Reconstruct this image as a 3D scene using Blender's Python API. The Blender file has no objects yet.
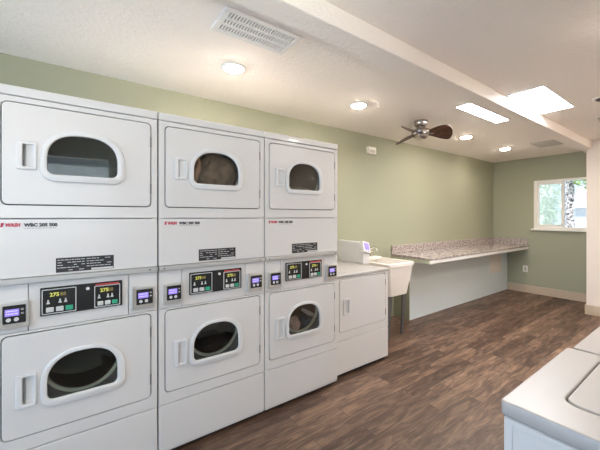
import bpy, bmesh, math, random
from math import pi, sin, cos, radians
from mathutils import Vector, Matrix, noise

random.seed(7)
scene = bpy.context.scene
COL = scene.collection
EMPTYSIZE = 0.1

# ------------------------------------------------------------------ materials
def mat(name, color=(.8, .8, .8), rough=.5, metal=0.0, emit=None, strength=0.0, bump=None, var=None, coat=0.0, spec=None):
    m = bpy.data.materials.new(name)
    m.use_nodes = True
    nt = m.node_tree
    b = nt.nodes['Principled BSDF']
    b.inputs['Base Color'].default_value = (*color, 1)
    b.inputs['Roughness'].default_value = rough
    b.inputs['Metallic'].default_value = metal
    if coat:
        b.inputs['Coat Weight'].default_value = coat
    if spec is not None:
        b.inputs['Specular IOR Level'].default_value = spec
    if emit:
        b.inputs['Emission Color'].default_value = (*emit, 1)
        b.inputs['Emission Strength'].default_value = strength
    tc = None
    if bump or var:
        tc = nt.nodes.new('ShaderNodeTexCoord')
    if var:
        sc, amt = var
        n = nt.nodes.new('ShaderNodeTexNoise')
        n.inputs['Scale'].default_value = sc
        n.inputs['Detail'].default_value = 4
        nt.links.new(tc.outputs['Object'], n.inputs['Vector'])
        mx = nt.nodes.new('ShaderNodeMix')
        mx.data_type = 'RGBA'
        mx.inputs['A'].default_value = (*[c * (1 - amt) for c in color], 1)
        mx.inputs['B'].default_value = (*[min(1, c * (1 + amt)) for c in color], 1)
        mr = nt.nodes.new('ShaderNodeMapRange')
        mr.inputs['From Min'].default_value = .36
        mr.inputs['From Max'].default_value = .64
        nt.links.new(n.outputs['Fac'], mr.inputs['Value'])
        nt.links.new(mr.outputs[0], mx.inputs['Factor'])
        nt.links.new(mx.outputs['Result'], b.inputs['Base Color'])
    if bump:
        sc, st, dist = bump
        n = nt.nodes.new('ShaderNodeTexNoise')
        n.inputs['Scale'].default_value = sc
        n.inputs['Detail'].default_value = 5
        nt.links.new(tc.outputs['Object'], n.inputs['Vector'])
        bp = nt.nodes.new('ShaderNodeBump')
        bp.inputs['Strength'].default_value = st
        bp.inputs['Distance'].default_value = dist
        nt.links.new(n.outputs['Fac'], bp.inputs['Height'])
        nt.links.new(bp.outputs['Normal'], b.inputs['Normal'])
    return m

def glass_mat(name, tint, gloss_rough=.02, ior=1.5):
    m = bpy.data.materials.new(name)
    m.use_nodes = True
    nt = m.node_tree
    nt.nodes.clear()
    out = nt.nodes.new('ShaderNodeOutputMaterial')
    tr = nt.nodes.new('ShaderNodeBsdfTransparent')
    tr.inputs['Color'].default_value = (*tint, 1)
    gl = nt.nodes.new('ShaderNodeBsdfGlossy')
    gl.inputs['Roughness'].default_value = gloss_rough
    fr = nt.nodes.new('ShaderNodeFresnel')
    fr.inputs['IOR'].default_value = ior
    mx = nt.nodes.new('ShaderNodeMixShader')
    nt.links.new(fr.outputs[0], mx.inputs[0])
    nt.links.new(tr.outputs[0], mx.inputs[1])
    nt.links.new(gl.outputs[0], mx.inputs[2])
    nt.links.new(mx.outputs[0], out.inputs[0])
    return m

def emit_mat(name, color, strength):
    m = bpy.data.materials.new(name)
    m.use_nodes = True
    nt = m.node_tree
    nt.nodes.clear()
    out = nt.nodes.new('ShaderNodeOutputMaterial')
    e = nt.nodes.new('ShaderNodeEmission')
    e.inputs['Color'].default_value = (*color, 1)
    e.inputs['Strength'].default_value = strength
    nt.links.new(e.outputs[0], out.inputs[0])
    return m

M = {}
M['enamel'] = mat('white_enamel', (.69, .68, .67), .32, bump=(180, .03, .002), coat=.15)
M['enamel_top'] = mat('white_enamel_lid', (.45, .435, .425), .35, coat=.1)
M['plastic'] = mat('white_plastic', (.70, .70, .70), .38)
M['dark'] = mat('dark_base', (.03, .03, .032), .6)
M['gasket'] = mat('grey_bulkhead', (.16, .16, .16), .6)
M['drum'] = mat('galvanised_drum', (.17, .18, .165), .45, .6)
M['drumrim'] = mat('pale_drum_rim', (.62, .66, .56), .35, .1)
M['rail'] = mat('grey_rail', (.50, .50, .49), .4, .35)
M['steel'] = mat('steel_bezel', (.62, .61, .58), .32, .7)
M['chrome'] = mat('chrome', (.75, .75, .74), .15, 1.0)
M['black'] = mat('black_panel', (.012, .013, .014), .25)
M['outline'] = mat('panel_outline', (.55, .57, .57), .45)
M['button'] = mat('pale_button', (.60, .62, .60), .45)
M['greenbutton'] = mat('green_button', (.03, .36, .20), .45)
M['redstrip'] = mat('red_strip', (.55, .05, .05), .45)
M['digits'] = mat('yellow_digits', (.42, .42, .08), .5, emit=(.75, .75, .15), strength=.32)
M['digits_dim'] = mat('dim_digits', (.25, .20, .06), .5, emit=(.4, .3, .08), strength=.15)
M['violet'] = mat('violet_screen', (.20, .15, .55), .4, emit=(.30, .23, .85), strength=.34)
M['violet_text'] = mat('violet_screen_text', (.6, .55, .9), .4, emit=(.62, .55, 1.0), strength=.3)
M['logo_red'] = mat('logo_red', (.50, .02, .06), .5)
M['logo_black'] = mat('logo_black', (.02, .02, .022), .5)
M['logo_grey'] = mat('logo_grey', (.35, .35, .36), .5)
M['sticker'] = mat('black_sticker', (.02, .02, .022), .45)
M['print'] = mat('white_print', (.62, .62, .62), .5)
M['hinge'] = mat('hinge_grey', (.18, .18, .18), .45, .5)
M['door_glass'] = glass_mat('smoked_door_glass', (.90, .91, .89), .03, 1.45)
M['pane'] = glass_mat('window_glass', (.96, .98, .98), .0, 1.45)
M['wall'] = mat('sage_green_paint', (.325, .332, .237), .62, bump=(90, .25, .003))
M['wall_low'] = mat('blue_lit_green', (.70, .79, .82), .6, bump=(90, .2, .003))  # the green wall made pale and bluish, cool light put into its colour
M['wall_white'] = mat('cream_paint', (.72, .65, .58), .6, bump=(90, .2, .003))
M['trim'] = mat('beige_trim', (.50, .40, .30), .5)
M['window_frame'] = mat('window_vinyl', (.82, .80, .74), .4)
M['lamp'] = emit_mat('lamp_lens', (1.0, .87, .75), 150)
M['lamp_off'] = mat('unlit_lens', (.55, .52, .48), .5)
M['baffle'] = mat('dark_baffle', (.05, .04, .035), .5)
M['skylight'] = emit_mat('skylight_diffuser', (.97, .98, 1.0), 24)
M['vent'] = mat('white_register', (.80, .79, .77), .45)
M['vent_dark'] = mat('duct_dark', (.13, .13, .13), .8)
M['vent_grey'] = mat('grey_grille', (.56, .53, .48), .5)
M['wood_blade'] = mat('brown_fan_blade', (.060, .024, .012), .38, var=(25, .5))
M['nickel'] = mat('brushed_nickel', (.42, .38, .35), .24, .95)
M['sink'] = mat('cream_sink_plastic', (.80, .765, .72), .4)
M['leg_grey'] = mat('dark_steel_leg', (.17, .18, .19), .4, .6)
M['apron'] = mat('white_apron_paint', (.80, .80, .77), .45)
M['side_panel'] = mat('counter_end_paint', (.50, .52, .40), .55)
M['outlet'] = mat('ivory_outlet', (.85, .83, .76), .4)
M['cream'] = mat('cream_panel', (.80, .76, .70), .45)
M['slot'] = mat('outlet_slot', (.1, .1, .1), .5)
M['blanket'] = mat('brown_blanket', (.33, .225, .165), .9, bump=(60, .5, .01), var=(9, .35))
M['peach'] = mat('peach_cloth', (.62, .36, .24), .9, bump=(60, .4, .01))
M['grey_cloth'] = mat('grey_brown_cloth', (.30, .26, .23), .9, bump=(60, .4, .01), var=(14, .35))
M['pink_cloth'] = mat('pale_pink_cloth', (.62, .44, .40), .9, bump=(60, .4, .01), var=(12, .2))
M['white_cloth'] = mat('white_cloth', (.72, .72, .74), .9, bump=(60, .4, .01))
M['blue_cloth'] = mat('dark_blue_cloth', (.05, .12, .20), .9, bump=(60, .4, .01), var=(12, .5))
M['black_cloth'] = mat('black_cloth', (.03, .028, .03), .9, bump=(60, .4, .01))
M['bark'] = mat('mottled_bark', (.55, .50, .56), .9, bump=(30, .8, .03), var=(22, .9))
M['leaf'] = mat('bright_leaf', (.30, .46, .10), .6)
M['leaf2'] = mat('soft_leaf', (.60, .74, .58), .6)
M['siding'] = mat('pale_siding', (.70, .75, .84), .6)
M['fascia'] = mat('white_fascia', (.9, .9, .9), .5)
M['roof'] = mat('grey_roof', (.46, .46, .58), .7)
M['outground'] = mat('outside_ground', (.60, .58, .53), .9, var=(2, .2))
M['fence'] = mat('pale_fence', (.80, .84, .82), .6)
M['hinge_white'] = mat('faucet_handle', (.55, .5, .42), .3, .8)

def ceiling_material():
    m = bpy.data.materials.new('knockdown_ceiling')
    m.use_nodes = True
    nt = m.node_tree
    b = nt.nodes['Principled BSDF']
    b.inputs['Base Color'].default_value = (.945, .89, .83, 1)
    b.inputs['Roughness'].default_value = .8
    tc = nt.nodes.new('ShaderNodeTexCoord')
    n = nt.nodes.new('ShaderNodeTexNoise')
    n.inputs['Scale'].default_value = 38
    n.inputs['Detail'].default_value = 6
    n.inputs['Roughness'].default_value = .6
    nt.links.new(tc.outputs['Object'], n.inputs['Vector'])
    r = nt.nodes.new('ShaderNodeValToRGB')
    r.color_ramp.elements[0].position = .42
    r.color_ramp.elements[1].position = .62
    nt.links.new(n.outputs['Fac'], r.inputs['Fac'])
    bp = nt.nodes.new('ShaderNodeBump')
    bp.inputs['Strength'].default_value = .42
    bp.inputs['Distance'].default_value = .006
    nt.links.new(r.outputs['Color'], bp.inputs['Height'])
    nt.links.new(bp.outputs['Normal'], b.inputs['Normal'])
    return m
M['ceiling'] = ceiling_material()

def floor_material():
    m = bpy.data.materials.new('brown_wood_planks')
    m.use_nodes = True
    nt = m.node_tree
    L = nt.links
    b = nt.nodes['Principled BSDF']
    tc = nt.nodes.new('ShaderNodeTexCoord')
    br = nt.nodes.new('ShaderNodeTexBrick')
    br.offset = .37
    br.offset_frequency = 2
    br.inputs['Color1'].default_value = (0, 0, 0, 1)
    br.inputs['Color2'].default_value = (1, 1, 1, 1)
    br.inputs['Mortar'].default_value = (.5, .5, .5, 1)
    br.inputs['Scale'].default_value = 1
    br.inputs['Mortar Size'].default_value = .0016
    br.inputs['Mortar Smooth'].default_value = .3
    br.inputs['Brick Width'].default_value = .92
    br.inputs['Row Height'].default_value = .118
    L.new(tc.outputs['Object'], br.inputs['Vector'])
    # shift the grain from plank to plank
    sep = nt.nodes.new('ShaderNodeSeparateXYZ')
    L.new(tc.outputs['Object'], sep.inputs[0])
    add = nt.nodes.new('ShaderNodeMath'); add.operation = 'MULTIPLY_ADD'
    add.inputs[1].default_value = 9.0
    L.new(br.outputs['Color'], add.inputs[0])
    L.new(sep.outputs['Z'], add.inputs[2])
    cmb = nt.nodes.new('ShaderNodeCombineXYZ')
    L.new(sep.outputs['X'], cmb.inputs['X'])
    L.new(sep.outputs['Y'], cmb.inputs['Y'])
    L.new(add.outputs[0], cmb.inputs['Z'])
    def grain(sx, sy, scale, detail, dist):
        mp = nt.nodes.new('ShaderNodeMapping')
        mp.inputs['Scale'].default_value = (sx, sy, 1)
        L.new(cmb.outputs[0], mp.inputs['Vector'])
        n = nt.nodes.new('ShaderNodeTexNoise')
        n.inputs['Scale'].default_value = scale
        n.inputs['Detail'].default_value = detail
        n.inputs['Roughness'].default_value = .65
        n.inputs['Distortion'].default_value = dist
        L.new(mp.outputs[0], n.inputs['Vector'])
        return n
    g1 = grain(1.6, 9, 2.2, 6, .9)
    g2 = grain(2.5, 40, 3.0, 4, .3)
    g3 = grain(.5, .6, 1.2, 2, 0)
    def math_(op, a, bb):
        k = nt.nodes.new('ShaderNodeMath'); k.operation = op
        for i, s in enumerate((a, bb)):
            if isinstance(s, (int, float)): k.inputs[i].default_value = s
            else: L.new(s, k.inputs[i])
        return k.outputs[0]
    v = math_('ADD', math_('MULTIPLY', g1.outputs['Fac'], 1.25), math_('MULTIPLY', g2.outputs['Fac'], .62))
    v = math_('ADD', v, math_('MULTIPLY', br.outputs['Color'], .27))
    v = math_('ADD', v, math_('MULTIPLY', g3.outputs['Fac'], .12))
    v = math_('SUBTRACT', v, .635)
    ramp = nt.nodes.new('ShaderNodeValToRGB')
    cr = ramp.color_ramp
    cr.elements[0].position = .18; cr.elements[0].color = (.036, .019, .012, 1)
    cr.elements[1].position = .92; cr.elements[1].color = (.30, .19, .125, 1)
    e = cr.elements.new(.42); e.color = (.080, .044, .028, 1)
    e = cr.elements.new(.62); e.color = (.150, .091, .060, 1)
    L.new(v, ramp.inputs['Fac'])
    mx = nt.nodes.new('ShaderNodeMix'); mx.data_type = 'RGBA'
    mx.inputs['B'].default_value = (.035, .022, .016, 1)
    L.new(br.outputs['Fac'], mx.inputs['Factor'])
    L.new(ramp.outputs['Color'], mx.inputs['A'])
    L.new(mx.outputs['Result'], b.inputs['Base Color'])
    b.inputs['Roughness'].default_value = .42
    rr = nt.nodes.new('ShaderNodeMapRange')
    rr.inputs['To Min'].default_value = .36
    rr.inputs['To Max'].default_value = .56
    L.new(g2.outputs['Fac'], rr.inputs['Value'])
    L.new(rr.outputs[0], b.inputs['Roughness'])
    bp = nt.nodes.new('ShaderNodeBump')
    bp.inputs['Strength'].default_value = .25
    bp.inputs['Distance'].default_value = .004
    L.new(v, bp.inputs['Height'])
    L.new(bp.outputs['Normal'], b.inputs['Normal'])
    return m
M['floor'] = floor_material()

def granite_material():
    m = bpy.data.materials.new('speckled_granite')
    m.use_nodes = True
    nt = m.node_tree; L = nt.links
    b = nt.nodes['Principled BSDF']
    tc = nt.nodes.new('ShaderNodeTexCoord')
    n = nt.nodes.new('ShaderNodeTexNoise'); n.inputs['Scale'].default_value = 33; n.inputs['Detail'].default_value = 5
    n.inputs['Roughness'].default_value = .7
    L.new(tc.outputs['Object'], n.inputs['Vector'])
    r = nt.nodes.new('ShaderNodeValToRGB')
    cr = r.color_ramp
    cr.elements[0].position = .34; cr.elements[0].color = (.09, .07, .08, 1)
    cr.elements[1].position = .72; cr.elements[1].color = (.60, .55, .50, 1)
    e = cr.elements.new(.42); e.color = (.22, .19, .20, 1)
    e = cr.elements.new(.50); e.color = (.42, .36, .33, 1)
    L.new(n.outputs['Fac'], r.inputs['Fac'])
    vor = nt.nodes.new('ShaderNodeTexVoronoi'); vor.inputs['Scale'].default_value = 55
    L.new(tc.outputs['Object'], vor.inputs['Vector'])
    r2 = nt.nodes.new('ShaderNodeValToRGB')
    r2.color_ramp.elements[0].position = .12; r2.color_ramp.elements[0].color = (1, 1, 1, 1)
    r2.color_ramp.elements[1].position = .3; r2.color_ramp.elements[1].color = (0, 0, 0, 1)
    L.new(vor.outputs['Distance'], r2.inputs['Fac'])
    n2 = nt.nodes.new('ShaderNodeTexNoise'); n2.inputs['Scale'].default_value = 16
    L.new(tc.outputs['Object'], n2.inputs['Vector'])
    mu = nt.nodes.new('ShaderNodeMath'); mu.operation = 'MULTIPLY'
    L.new(r2.outputs['Color'], mu.inputs[0]); L.new(n2.outputs['Fac'], mu.inputs[1])
    mx = nt.nodes.new('ShaderNodeMix'); mx.data_type = 'RGBA'
    mx.inputs['B'].default_value = (.16, .13, .15, 1)
    L.new(mu.outputs[0], mx.inputs['Factor']); L.new(r.outputs['Color'], mx.inputs['A'])
    L.new(mx.outputs['Result'], b.inputs['Base Color'])
    b.inputs['Roughness'].default_value = .16
    return m
M['granite'] = granite_material()

def screen_material():
    m = bpy.data.materials.new('insect_screen')
    m.use_nodes = True
    nt = m.node_tree
    nt.nodes.clear()
    out = nt.nodes.new('ShaderNodeOutputMaterial')
    tr = nt.nodes.new('ShaderNodeBsdfTransparent')
    df = nt.nodes.new('ShaderNodeBsdfTranslucent'); df.inputs['Color'].default_value = (.85, .87, .87, 1)
    mx = nt.nodes.new('ShaderNodeMixShader'); mx.inputs[0].default_value = .22
    nt.links.new(tr.outputs[0], mx.inputs[1]); nt.links.new(df.outputs[0], mx.inputs[2])
    nt.links.new(mx.outputs[0], out.inputs[0])
    return m
M['screen'] = screen_material()

# ------------------------------------------------------------------ mesh helpers
def box(bm, x0, x1, y0, y1, z0, z1, bevel=0.0, seg=2):
    b2 = bmesh.new()
    bmesh.ops.create_cube(b2, size=1)
    for v in b2.verts:
        v.co = Vector((x0 + (v.co.x + .5) * (x1 - x0), y0 + (v.co.y + .5) * (y1 - y0), z0 + (v.co.z + .5) * (z1 - z0)))
    if bevel:
        bmesh.ops.bevel(b2, geom=list(b2.edges), offset=bevel, segments=seg, profile=.5, affect='EDGES')
    merge(bm, b2)

def merge(bm, b2, mtx=None):
    if mtx is not None:
        bmesh.ops.transform(b2, matrix=mtx, verts=b2.verts)
    me = bpy.data.meshes.new('tmp')
    b2.to_mesh(me)
    bm.from_mesh(me)
    bpy.data.meshes.remove(me)
    b2.free()

def hexa(bm, pts):
    """8 points: bottom four (ccw), top four"""
    vs = [bm.verts.new(p) for p in pts]
    for f in ((0, 3, 2, 1), (4, 5, 6, 7), (0, 1, 5, 4), (1, 2, 6, 5), (2, 3, 7, 6), (3, 0, 4, 7)):
        bm.faces.new([vs[i] for i in f])

def lathe(bm, prof, center, n=32, axis='z'):
    rings = []
    for r, h in prof:
        ring = []
        for i in range(n):
            a = 2 * pi * i / n
            if axis == 'z':
                p = (center[0] + r * cos(a), center[1] + r * sin(a), center[2] + h)
            elif axis == 'y':
                p = (center[0] + r * cos(a), center[1] + h, center[2] + r * sin(a))
            else:
                p = (center[0] + h, center[1] + r * cos(a), center[2] + r * sin(a))
            ring.append(bm.verts.new(p))
        rings.append(ring)
    for a, b in zip(rings, rings[1:]):
        for i in range(n):
            bm.faces.new((a[i], a[(i + 1) % n], b[(i + 1) % n], b[i]))
    return rings

def disc(bm, ring):
    bm.faces.new(ring)

def tube(bm, pts, r, n=10):
    pts = [Vector(p) for p in pts]
    rings = []
    for i, p in enumerate(pts):
        d = (pts[min(i + 1, len(pts) - 1)] - pts[max(i - 1, 0)]).normalized()
        u = d.cross(Vector((0.13, 0.27, 1)) if abs(d.z) < .95 else Vector((1, 0, 0))).normalized()
        w = d.cross(u)
        rr = r[i] if isinstance(r, (list, tuple)) else r
        rings.append([bm.verts.new(p + rr * (cos(2 * pi * k / n) * u + sin(2 * pi * k / n) * w)) for k in range(n)])
    for a, b in zip(rings, rings[1:]):
        for i in range(n):
            bm.faces.new((a[i], a[(i + 1) % n], b[(i + 1) % n], b[i]))
    bm.faces.new(rings[0]); bm.faces.new(rings[-1])

def rrect(x0, x1, z0, z1, r, n=6):
    pts = []
    for cx, cz, a0 in ((x1 - r, z0 + r, -90), (x1 - r, z1 - r, 0), (x0 + r, z1 - r, 90), (x0 + r, z0 + r, 180)):
        for k in range(n + 1):
            a = radians(a0 + 90 * k / n)
            pts.append((cx + r * cos(a), cz + r * sin(a)))
    return pts

def dshape(x0, x1, z0, z1, rb, n=20, e=2.5, split=.34):
    """flat-bottomed opening with small lower corners and an arched top"""
    cx = (x0 + x1) / 2; hw = (x1 - x0) / 2
    zs = z0 + (z1 - z0) * split
    pts = []
    for k in range(7):
        a = radians(180 + 90 * k / 6)
        pts.append((x0 + rb + rb * cos(a), z0 + rb + rb * sin(a)))
    for k in range(7):
        a = radians(270 + 90 * k / 6)
        pts.append((x1 - rb + rb * cos(a), z0 + rb + rb * sin(a)))
    for k in range(2 * n + 1):
        a = pi * k / (2 * n)
        c, s = cos(a), sin(a)
        pts.append((cx + hw * math.copysign(abs(c) ** (2 / e), c), zs + (z1 - zs) * abs(s) ** (2 / e)))
    return pts

def plate(bm, outer, holes, y0, y1, bevel=0.0):
    """a plate in the XZ plane between y0 (front) and y1 (back) with holes"""
    cu = bpy.data.curves.new('tmp', 'CURVE')
    cu.dimensions = '2D'
    cu.fill_mode = 'BOTH'
    for lp in [outer] + list(holes):
        sp = cu.splines.new('POLY')
        sp.points.add(len(lp) - 1)
        for p, (x, z) in zip(sp.points, lp):
            p.co = (x, z, 0, 1)
        sp.use_cyclic_u = True
    cu.extrude = abs(y1 - y0) / 2 - bevel
    cu.bevel_depth = bevel
    cu.bevel_resolution = 1 if bevel else 0
    cu.offset = -bevel
    ob = bpy.data.objects.new('tmp', cu)
    COL.objects.link(ob)
    dg = bpy.context.evaluated_depsgraph_get()
    dg.update()
    me = bpy.data.meshes.new_from_object(ob.evaluated_get(dg))
    b2 = bmesh.new(); b2.from_mesh(me)
    bmesh.ops.remove_doubles(b2, verts=b2.verts, dist=1e-6)
    for v in b2.verts:
        v.co = Vector((v.co.x, (y0 + y1) / 2 + v.co.z, v.co.y))
    bmesh.ops.recalc_face_normals(b2, faces=b2.faces)
    bpy.data.objects.remove(ob); bpy.data.curves.remove(cu); bpy.data.meshes.remove(me)
    merge(bm, b2)

def text(bm, s, x, z, h, y, shear=0.0, spread=1.0, bold=0.0, depth=.0008, wide=1.0):
    """lettering lying on a -y facing surface: left end x, baseline z, cap height h"""
    cu = bpy.data.curves.new('tmp', 'FONT')
    cu.body = s
    cu.size = h / .69
    cu.shear = shear
    cu.space_character = spread
    cu.offset = bold
    cu.extrude = depth / 2
    cu.resolution_u = 3
    ob = bpy.data.objects.new('tmp', cu)
    COL.objects.link(ob)
    dg = bpy.context.evaluated_depsgraph_get(); dg.update()
    me = bpy.data.meshes.new_from_object(ob.evaluated_get(dg))
    b2 = bmesh.new(); b2.from_mesh(me)
    for v in b2.verts:
        v.co = Vector((x + v.co.x * wide, y + v.co.z, z + v.co.y))
    bmesh.ops.recalc_face_normals(b2, faces=b2.faces)
    bpy.data.objects.remove(ob); bpy.data.curves.remove(cu); bpy.data.meshes.remove(me)
    merge(bm, b2)

def obj(name, bm, m, parent=None, smooth=False, label=None):
    bmesh.ops.recalc_face_normals(bm, faces=bm.faces)
    me = bpy.data.meshes.new(name)
    bm.to_mesh(me); bm.free()
    me.materials.append(m)
    if smooth:
        for p in me.polygons:
            p.use_smooth = True
        if smooth != 'all':
            try:
                me.set_sharp_from_angle(angle=radians(38))
            except Exception:
                pass
    o = bpy.data.objects.new(name, me)
    COL.objects.link(o)
    if parent: o.parent = parent
    if label: o['label'] = label
    return o

def tag(o, label, cat, group=None, kind=None):
    o['label'] = label; o['category'] = cat
    if group: o['group'] = group
    if kind: o['kind'] = kind
    return o

def thing(name, label, cat, loc=(0, 0, 0), group=None):
    o = bpy.data.objects.new(name, None)
    o.empty_display_size = EMPTYSIZE
    COL.objects.link(o)
    o.location = loc
    return tag(o, label, cat, group)

def struct(name, bm, m, label, cat, parent=None):
    o = obj(name, bm, m, parent)
    if parent is None:
        tag(o, label, cat, kind='structure')
    return o

def copy_tree(o, parent=None, loc=None, label=None):
    c = o.copy(); COL.objects.link(c)
    c.parent = parent
    if loc: c.location = loc
    if label: c['label'] = label
    for ch in list(o.children):
        copy_tree(ch, c)
    return c

def B():
    return bmesh.new()

# ------------------------------------------------------------------ room
XL, XE = -2.6, 6.977            # behind the camera / far wall
YL, YR = .86, -2.75             # long wall / wall behind the washers
H = 2.438
T = .12
WY0, WY1, WZ0, WZ1 = -.624, .19, 1.165, 2.018     # window opening in the end wall
XP, YP = 6.18, -.683            # partition corner

bm = B(); box(bm, XL - T, XE + T, YR - T, YL + T, -.1, 0)
struct('floor', bm, M['floor'], 'dark brown wood plank floor of the laundry room', 'floor')
bm = B(); box(bm, XL - T, XE + T, YR - T, YL + T, H, H + .1)
struct('ceiling', bm, M['ceiling'], 'warm white textured ceiling', 'ceiling')
bm = B(); box(bm, XL - T, XE + T, YL, YL + T, 0, H)
struct('wall_left', bm, M['wall'], 'long sage green wall behind the machines', 'wall')
VX0, VX1, VZ0, VZ1 = -1.7, .7, 1.0, 2.15      # unseen window added behind the camera for bluish fill light
bm = B()
box(bm, XL - T, VX0, YR - T, YR, 0, H); box(bm, VX1, XE + T, YR - T, YR, 0, H)
box(bm, VX0, VX1, YR - T, YR, 0, VZ0); box(bm, VX0, VX1, YR - T, YR, VZ1, H)
struct('wall_right', bm, M['wall_white'], 'cream wall behind the top-loading washers', 'wall')
bm = B()
for x in (VX0, (VX0 + VX1) / 2 - .025, VX1 - .05):
    box(bm, x, x + .05, YR - .09, YR - .03, VZ0, VZ1)
for z in (VZ0, VZ1 - .05):
    box(bm, VX0 + .05, VX1 - .05, YR - .09, YR - .03, z, z + .05)
w2 = struct('added_window', bm, M['window_frame'], 'added unseen window in the cream wall behind the camera, for fill light', 'window')
bm = B(); box(bm, VX0 + .05, VX1 - .05, YR - .063, YR - .057, VZ0 + .05, VZ1 - .05)
obj('window_glass', bm, M['pane'], w2)
bm = B()
box(bm, XE, XE + T, YR, WY0, 0, H); box(bm, XE, XE + T, WY1, YL, 0, H)
box(bm, XE, XE + T, WY0, WY1, 0, WZ0); box(bm, XE, XE + T, WY0, WY1, WZ1, H)
struct('wall_end', bm, M['wall'], 'sage green end wall with the window', 'wall')
bm = B(); box(bm, XP, XE, YR, YP, 0, H)
struct('wall_partition', bm, M['wall_white'], 'cream partition wall at the right edge', 'wall')
bm = B(); box(bm, 3.905, 3.912, .614, YL, 0, .79)  # thin panel in wall green, darker than the front for the sink's shadow
struct('wall_knee_end', bm, M['wall'], 'sage green end of the low wall, coloured dark for the sink shadow', 'wall')
bm = B(); box(bm, 3.912, XE, .614, YL, 0, .79)
struct('wall_knee', bm, M['wall_low'], 'low green wall under the granite counter, coloured pale as if lit blue', 'wall')
bm = B(); box(bm, XE - .016, XE, YP, .614, 0, .137, .004)
struct('baseboard_end', bm, M['trim'], 'beige baseboard along the end wall', 'baseboard')
bm = B(); box(bm, XP - .016, XP, YR, YP, 0, .137, .004); box(bm, XP - .016, XE, YP, YP + .016, 0, .137, .004)
struct('baseboard_partition', bm, M['trim'], 'beige baseboard along the cream partition', 'baseboard')
# dropped beam
bm = B(); box(bm, XL, XE, -.737, -.600, 2.334, H, .006)
struct('ceiling_beam', bm, M['ceiling'], 'shallow ceiling beam running the length of the room', 'beam')

# back wall with a glazed door (behind the camera)
DY0, DY1, DZ1 = -2.3, .55, 2.1
bm = B()
box(bm, XL - T, XL, YR, DY0, 0, H); box(bm, XL - T, XL, DY1, YL, 0, H); box(bm, XL - T, XL, DY0, DY1, DZ1, H)
struct('wall_back', bm, M['wall'], 'sage green wall behind the camera with glazed doors', 'wall')
bm = B()
for y in (DY0, (DY0 + DY1) / 2 - .03, DY1 - .06):
    box(bm, XL - .09, XL - .03, y, y + .06, 0, DZ1)
box(bm, XL - .09, XL - .03, DY0 + .06, DY1 - .06, DZ1 - .06, DZ1); box(bm, XL - .09, XL - .03, DY0 + .06, DY1 - .06, 0, .08)
d1 = struct('door_1', bm, M['window_frame'], 'white framed glazed doors to the outside', 'door')
bm = B(); box(bm, XL - .064, XL - .058, DY0 + .06, DY1 - .06, .08, DZ1 - .06)
obj('door_glass', bm, M['pane'], d1)

# window in the end wall
wx0, wx1 = XE - .012, XE + .07
bm = B()
f = .034
box(bm, wx0, wx1, WY1 - f, WY1, WZ0, WZ1, .003); box(bm, wx0, wx1, WY0, WY0 + f, WZ0, WZ1, .003)
box(bm, wx0, wx1, WY0 + f, WY1 - f, WZ1 - f, WZ1, .003); box(bm, wx0, wx1, WY0 + f, WY1 - f, WZ0, WZ0 + f, .003)
w1 = struct('window_1', bm, M['window_frame'], 'white framed sliding window looking onto trees', 'window')
ym = -.217
bm = B()
s = .04
box(bm, XE + .006, XE + .032, ym - .02, ym + .022, WZ0 + f, WZ1 - f, .003)
box(bm, XE + .006, XE + .032, WY1 - f - s, WY1 - f, WZ0 + f, WZ1 - f, .003)
box(bm, XE + .006, XE + .032, ym + .022, WY1 - f - s, WZ0 + f, WZ0 + f + s, .003)
box(bm, XE + .006, XE + .032, ym + .022, WY1 - f - s, WZ1 - f - s, WZ1 - f, .003)
obj('sliding_sash', bm, M['window_frame'], w1)
bm = B(); box(bm, XE + .016, XE + .020, ym + .02, WY1 - f - s + .002, WZ0 + f + s - .002, WZ1 - f - s + .002)
obj('sash_glass', bm, M['pane'], w1)
bm = B(); box(bm, XE + .046, XE + .050, WY0 + f - .002, ym, WZ0 + f - .002, WZ1 - f + .002)
obj('fixed_glass', bm, M['pane'], w1)
bm = B(); box(bm, XE + .056, XE + .058, ym, WY1 - f, WZ0 + f, WZ1 - f)
obj('insect_screen', bm, M['screen'], w1)
bm = B(); box(bm, XE - .05, XE, WY0 - .02, WY1 + .035, WZ0 - .03, WZ0, .004)
obj('window_sill', bm, M['window_frame'], w1)

# ------------------------------------------------------------------ ceiling fittings
def skylight(name, x0, x1, y0, y1, label):
    t = thing(name, label, 'skylight', ((x0 + x1) / 2, (y0 + y1) / 2, H), 'ceiling skylights')
    hx, hy = (x1 - x0) / 2, (y1 - y0) / 2
    bm = B()
    w = .014
    box(bm, -hx, hx, -hy, -hy + w, -.008, 0); box(bm, -hx, hx, hy - w, hy, -.008, 0)
    box(bm, -hx, -hx + w, -hy + w, hy - w, -.008, 0); box(bm, hx - w, hx, -hy + w, hy - w, -.008, 0)
    obj('skylight_frame', bm, M['vent'], t)
    bm = B(); box(bm, -hx + w, hx - w, -hy + w, hy - w, -.006, 0)
    obj('diffuser', bm, M['skylight'], t)
skylight('skylight', 3.36, 4.185, -1.02, -.742, 'bright wide skylight panel on the camera side of the ceiling beam')
skylight('skylight', 3.27, 4.15, -.595, -.33, 'bright narrow skylight panel on the green wall side of the ceiling beam')

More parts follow.
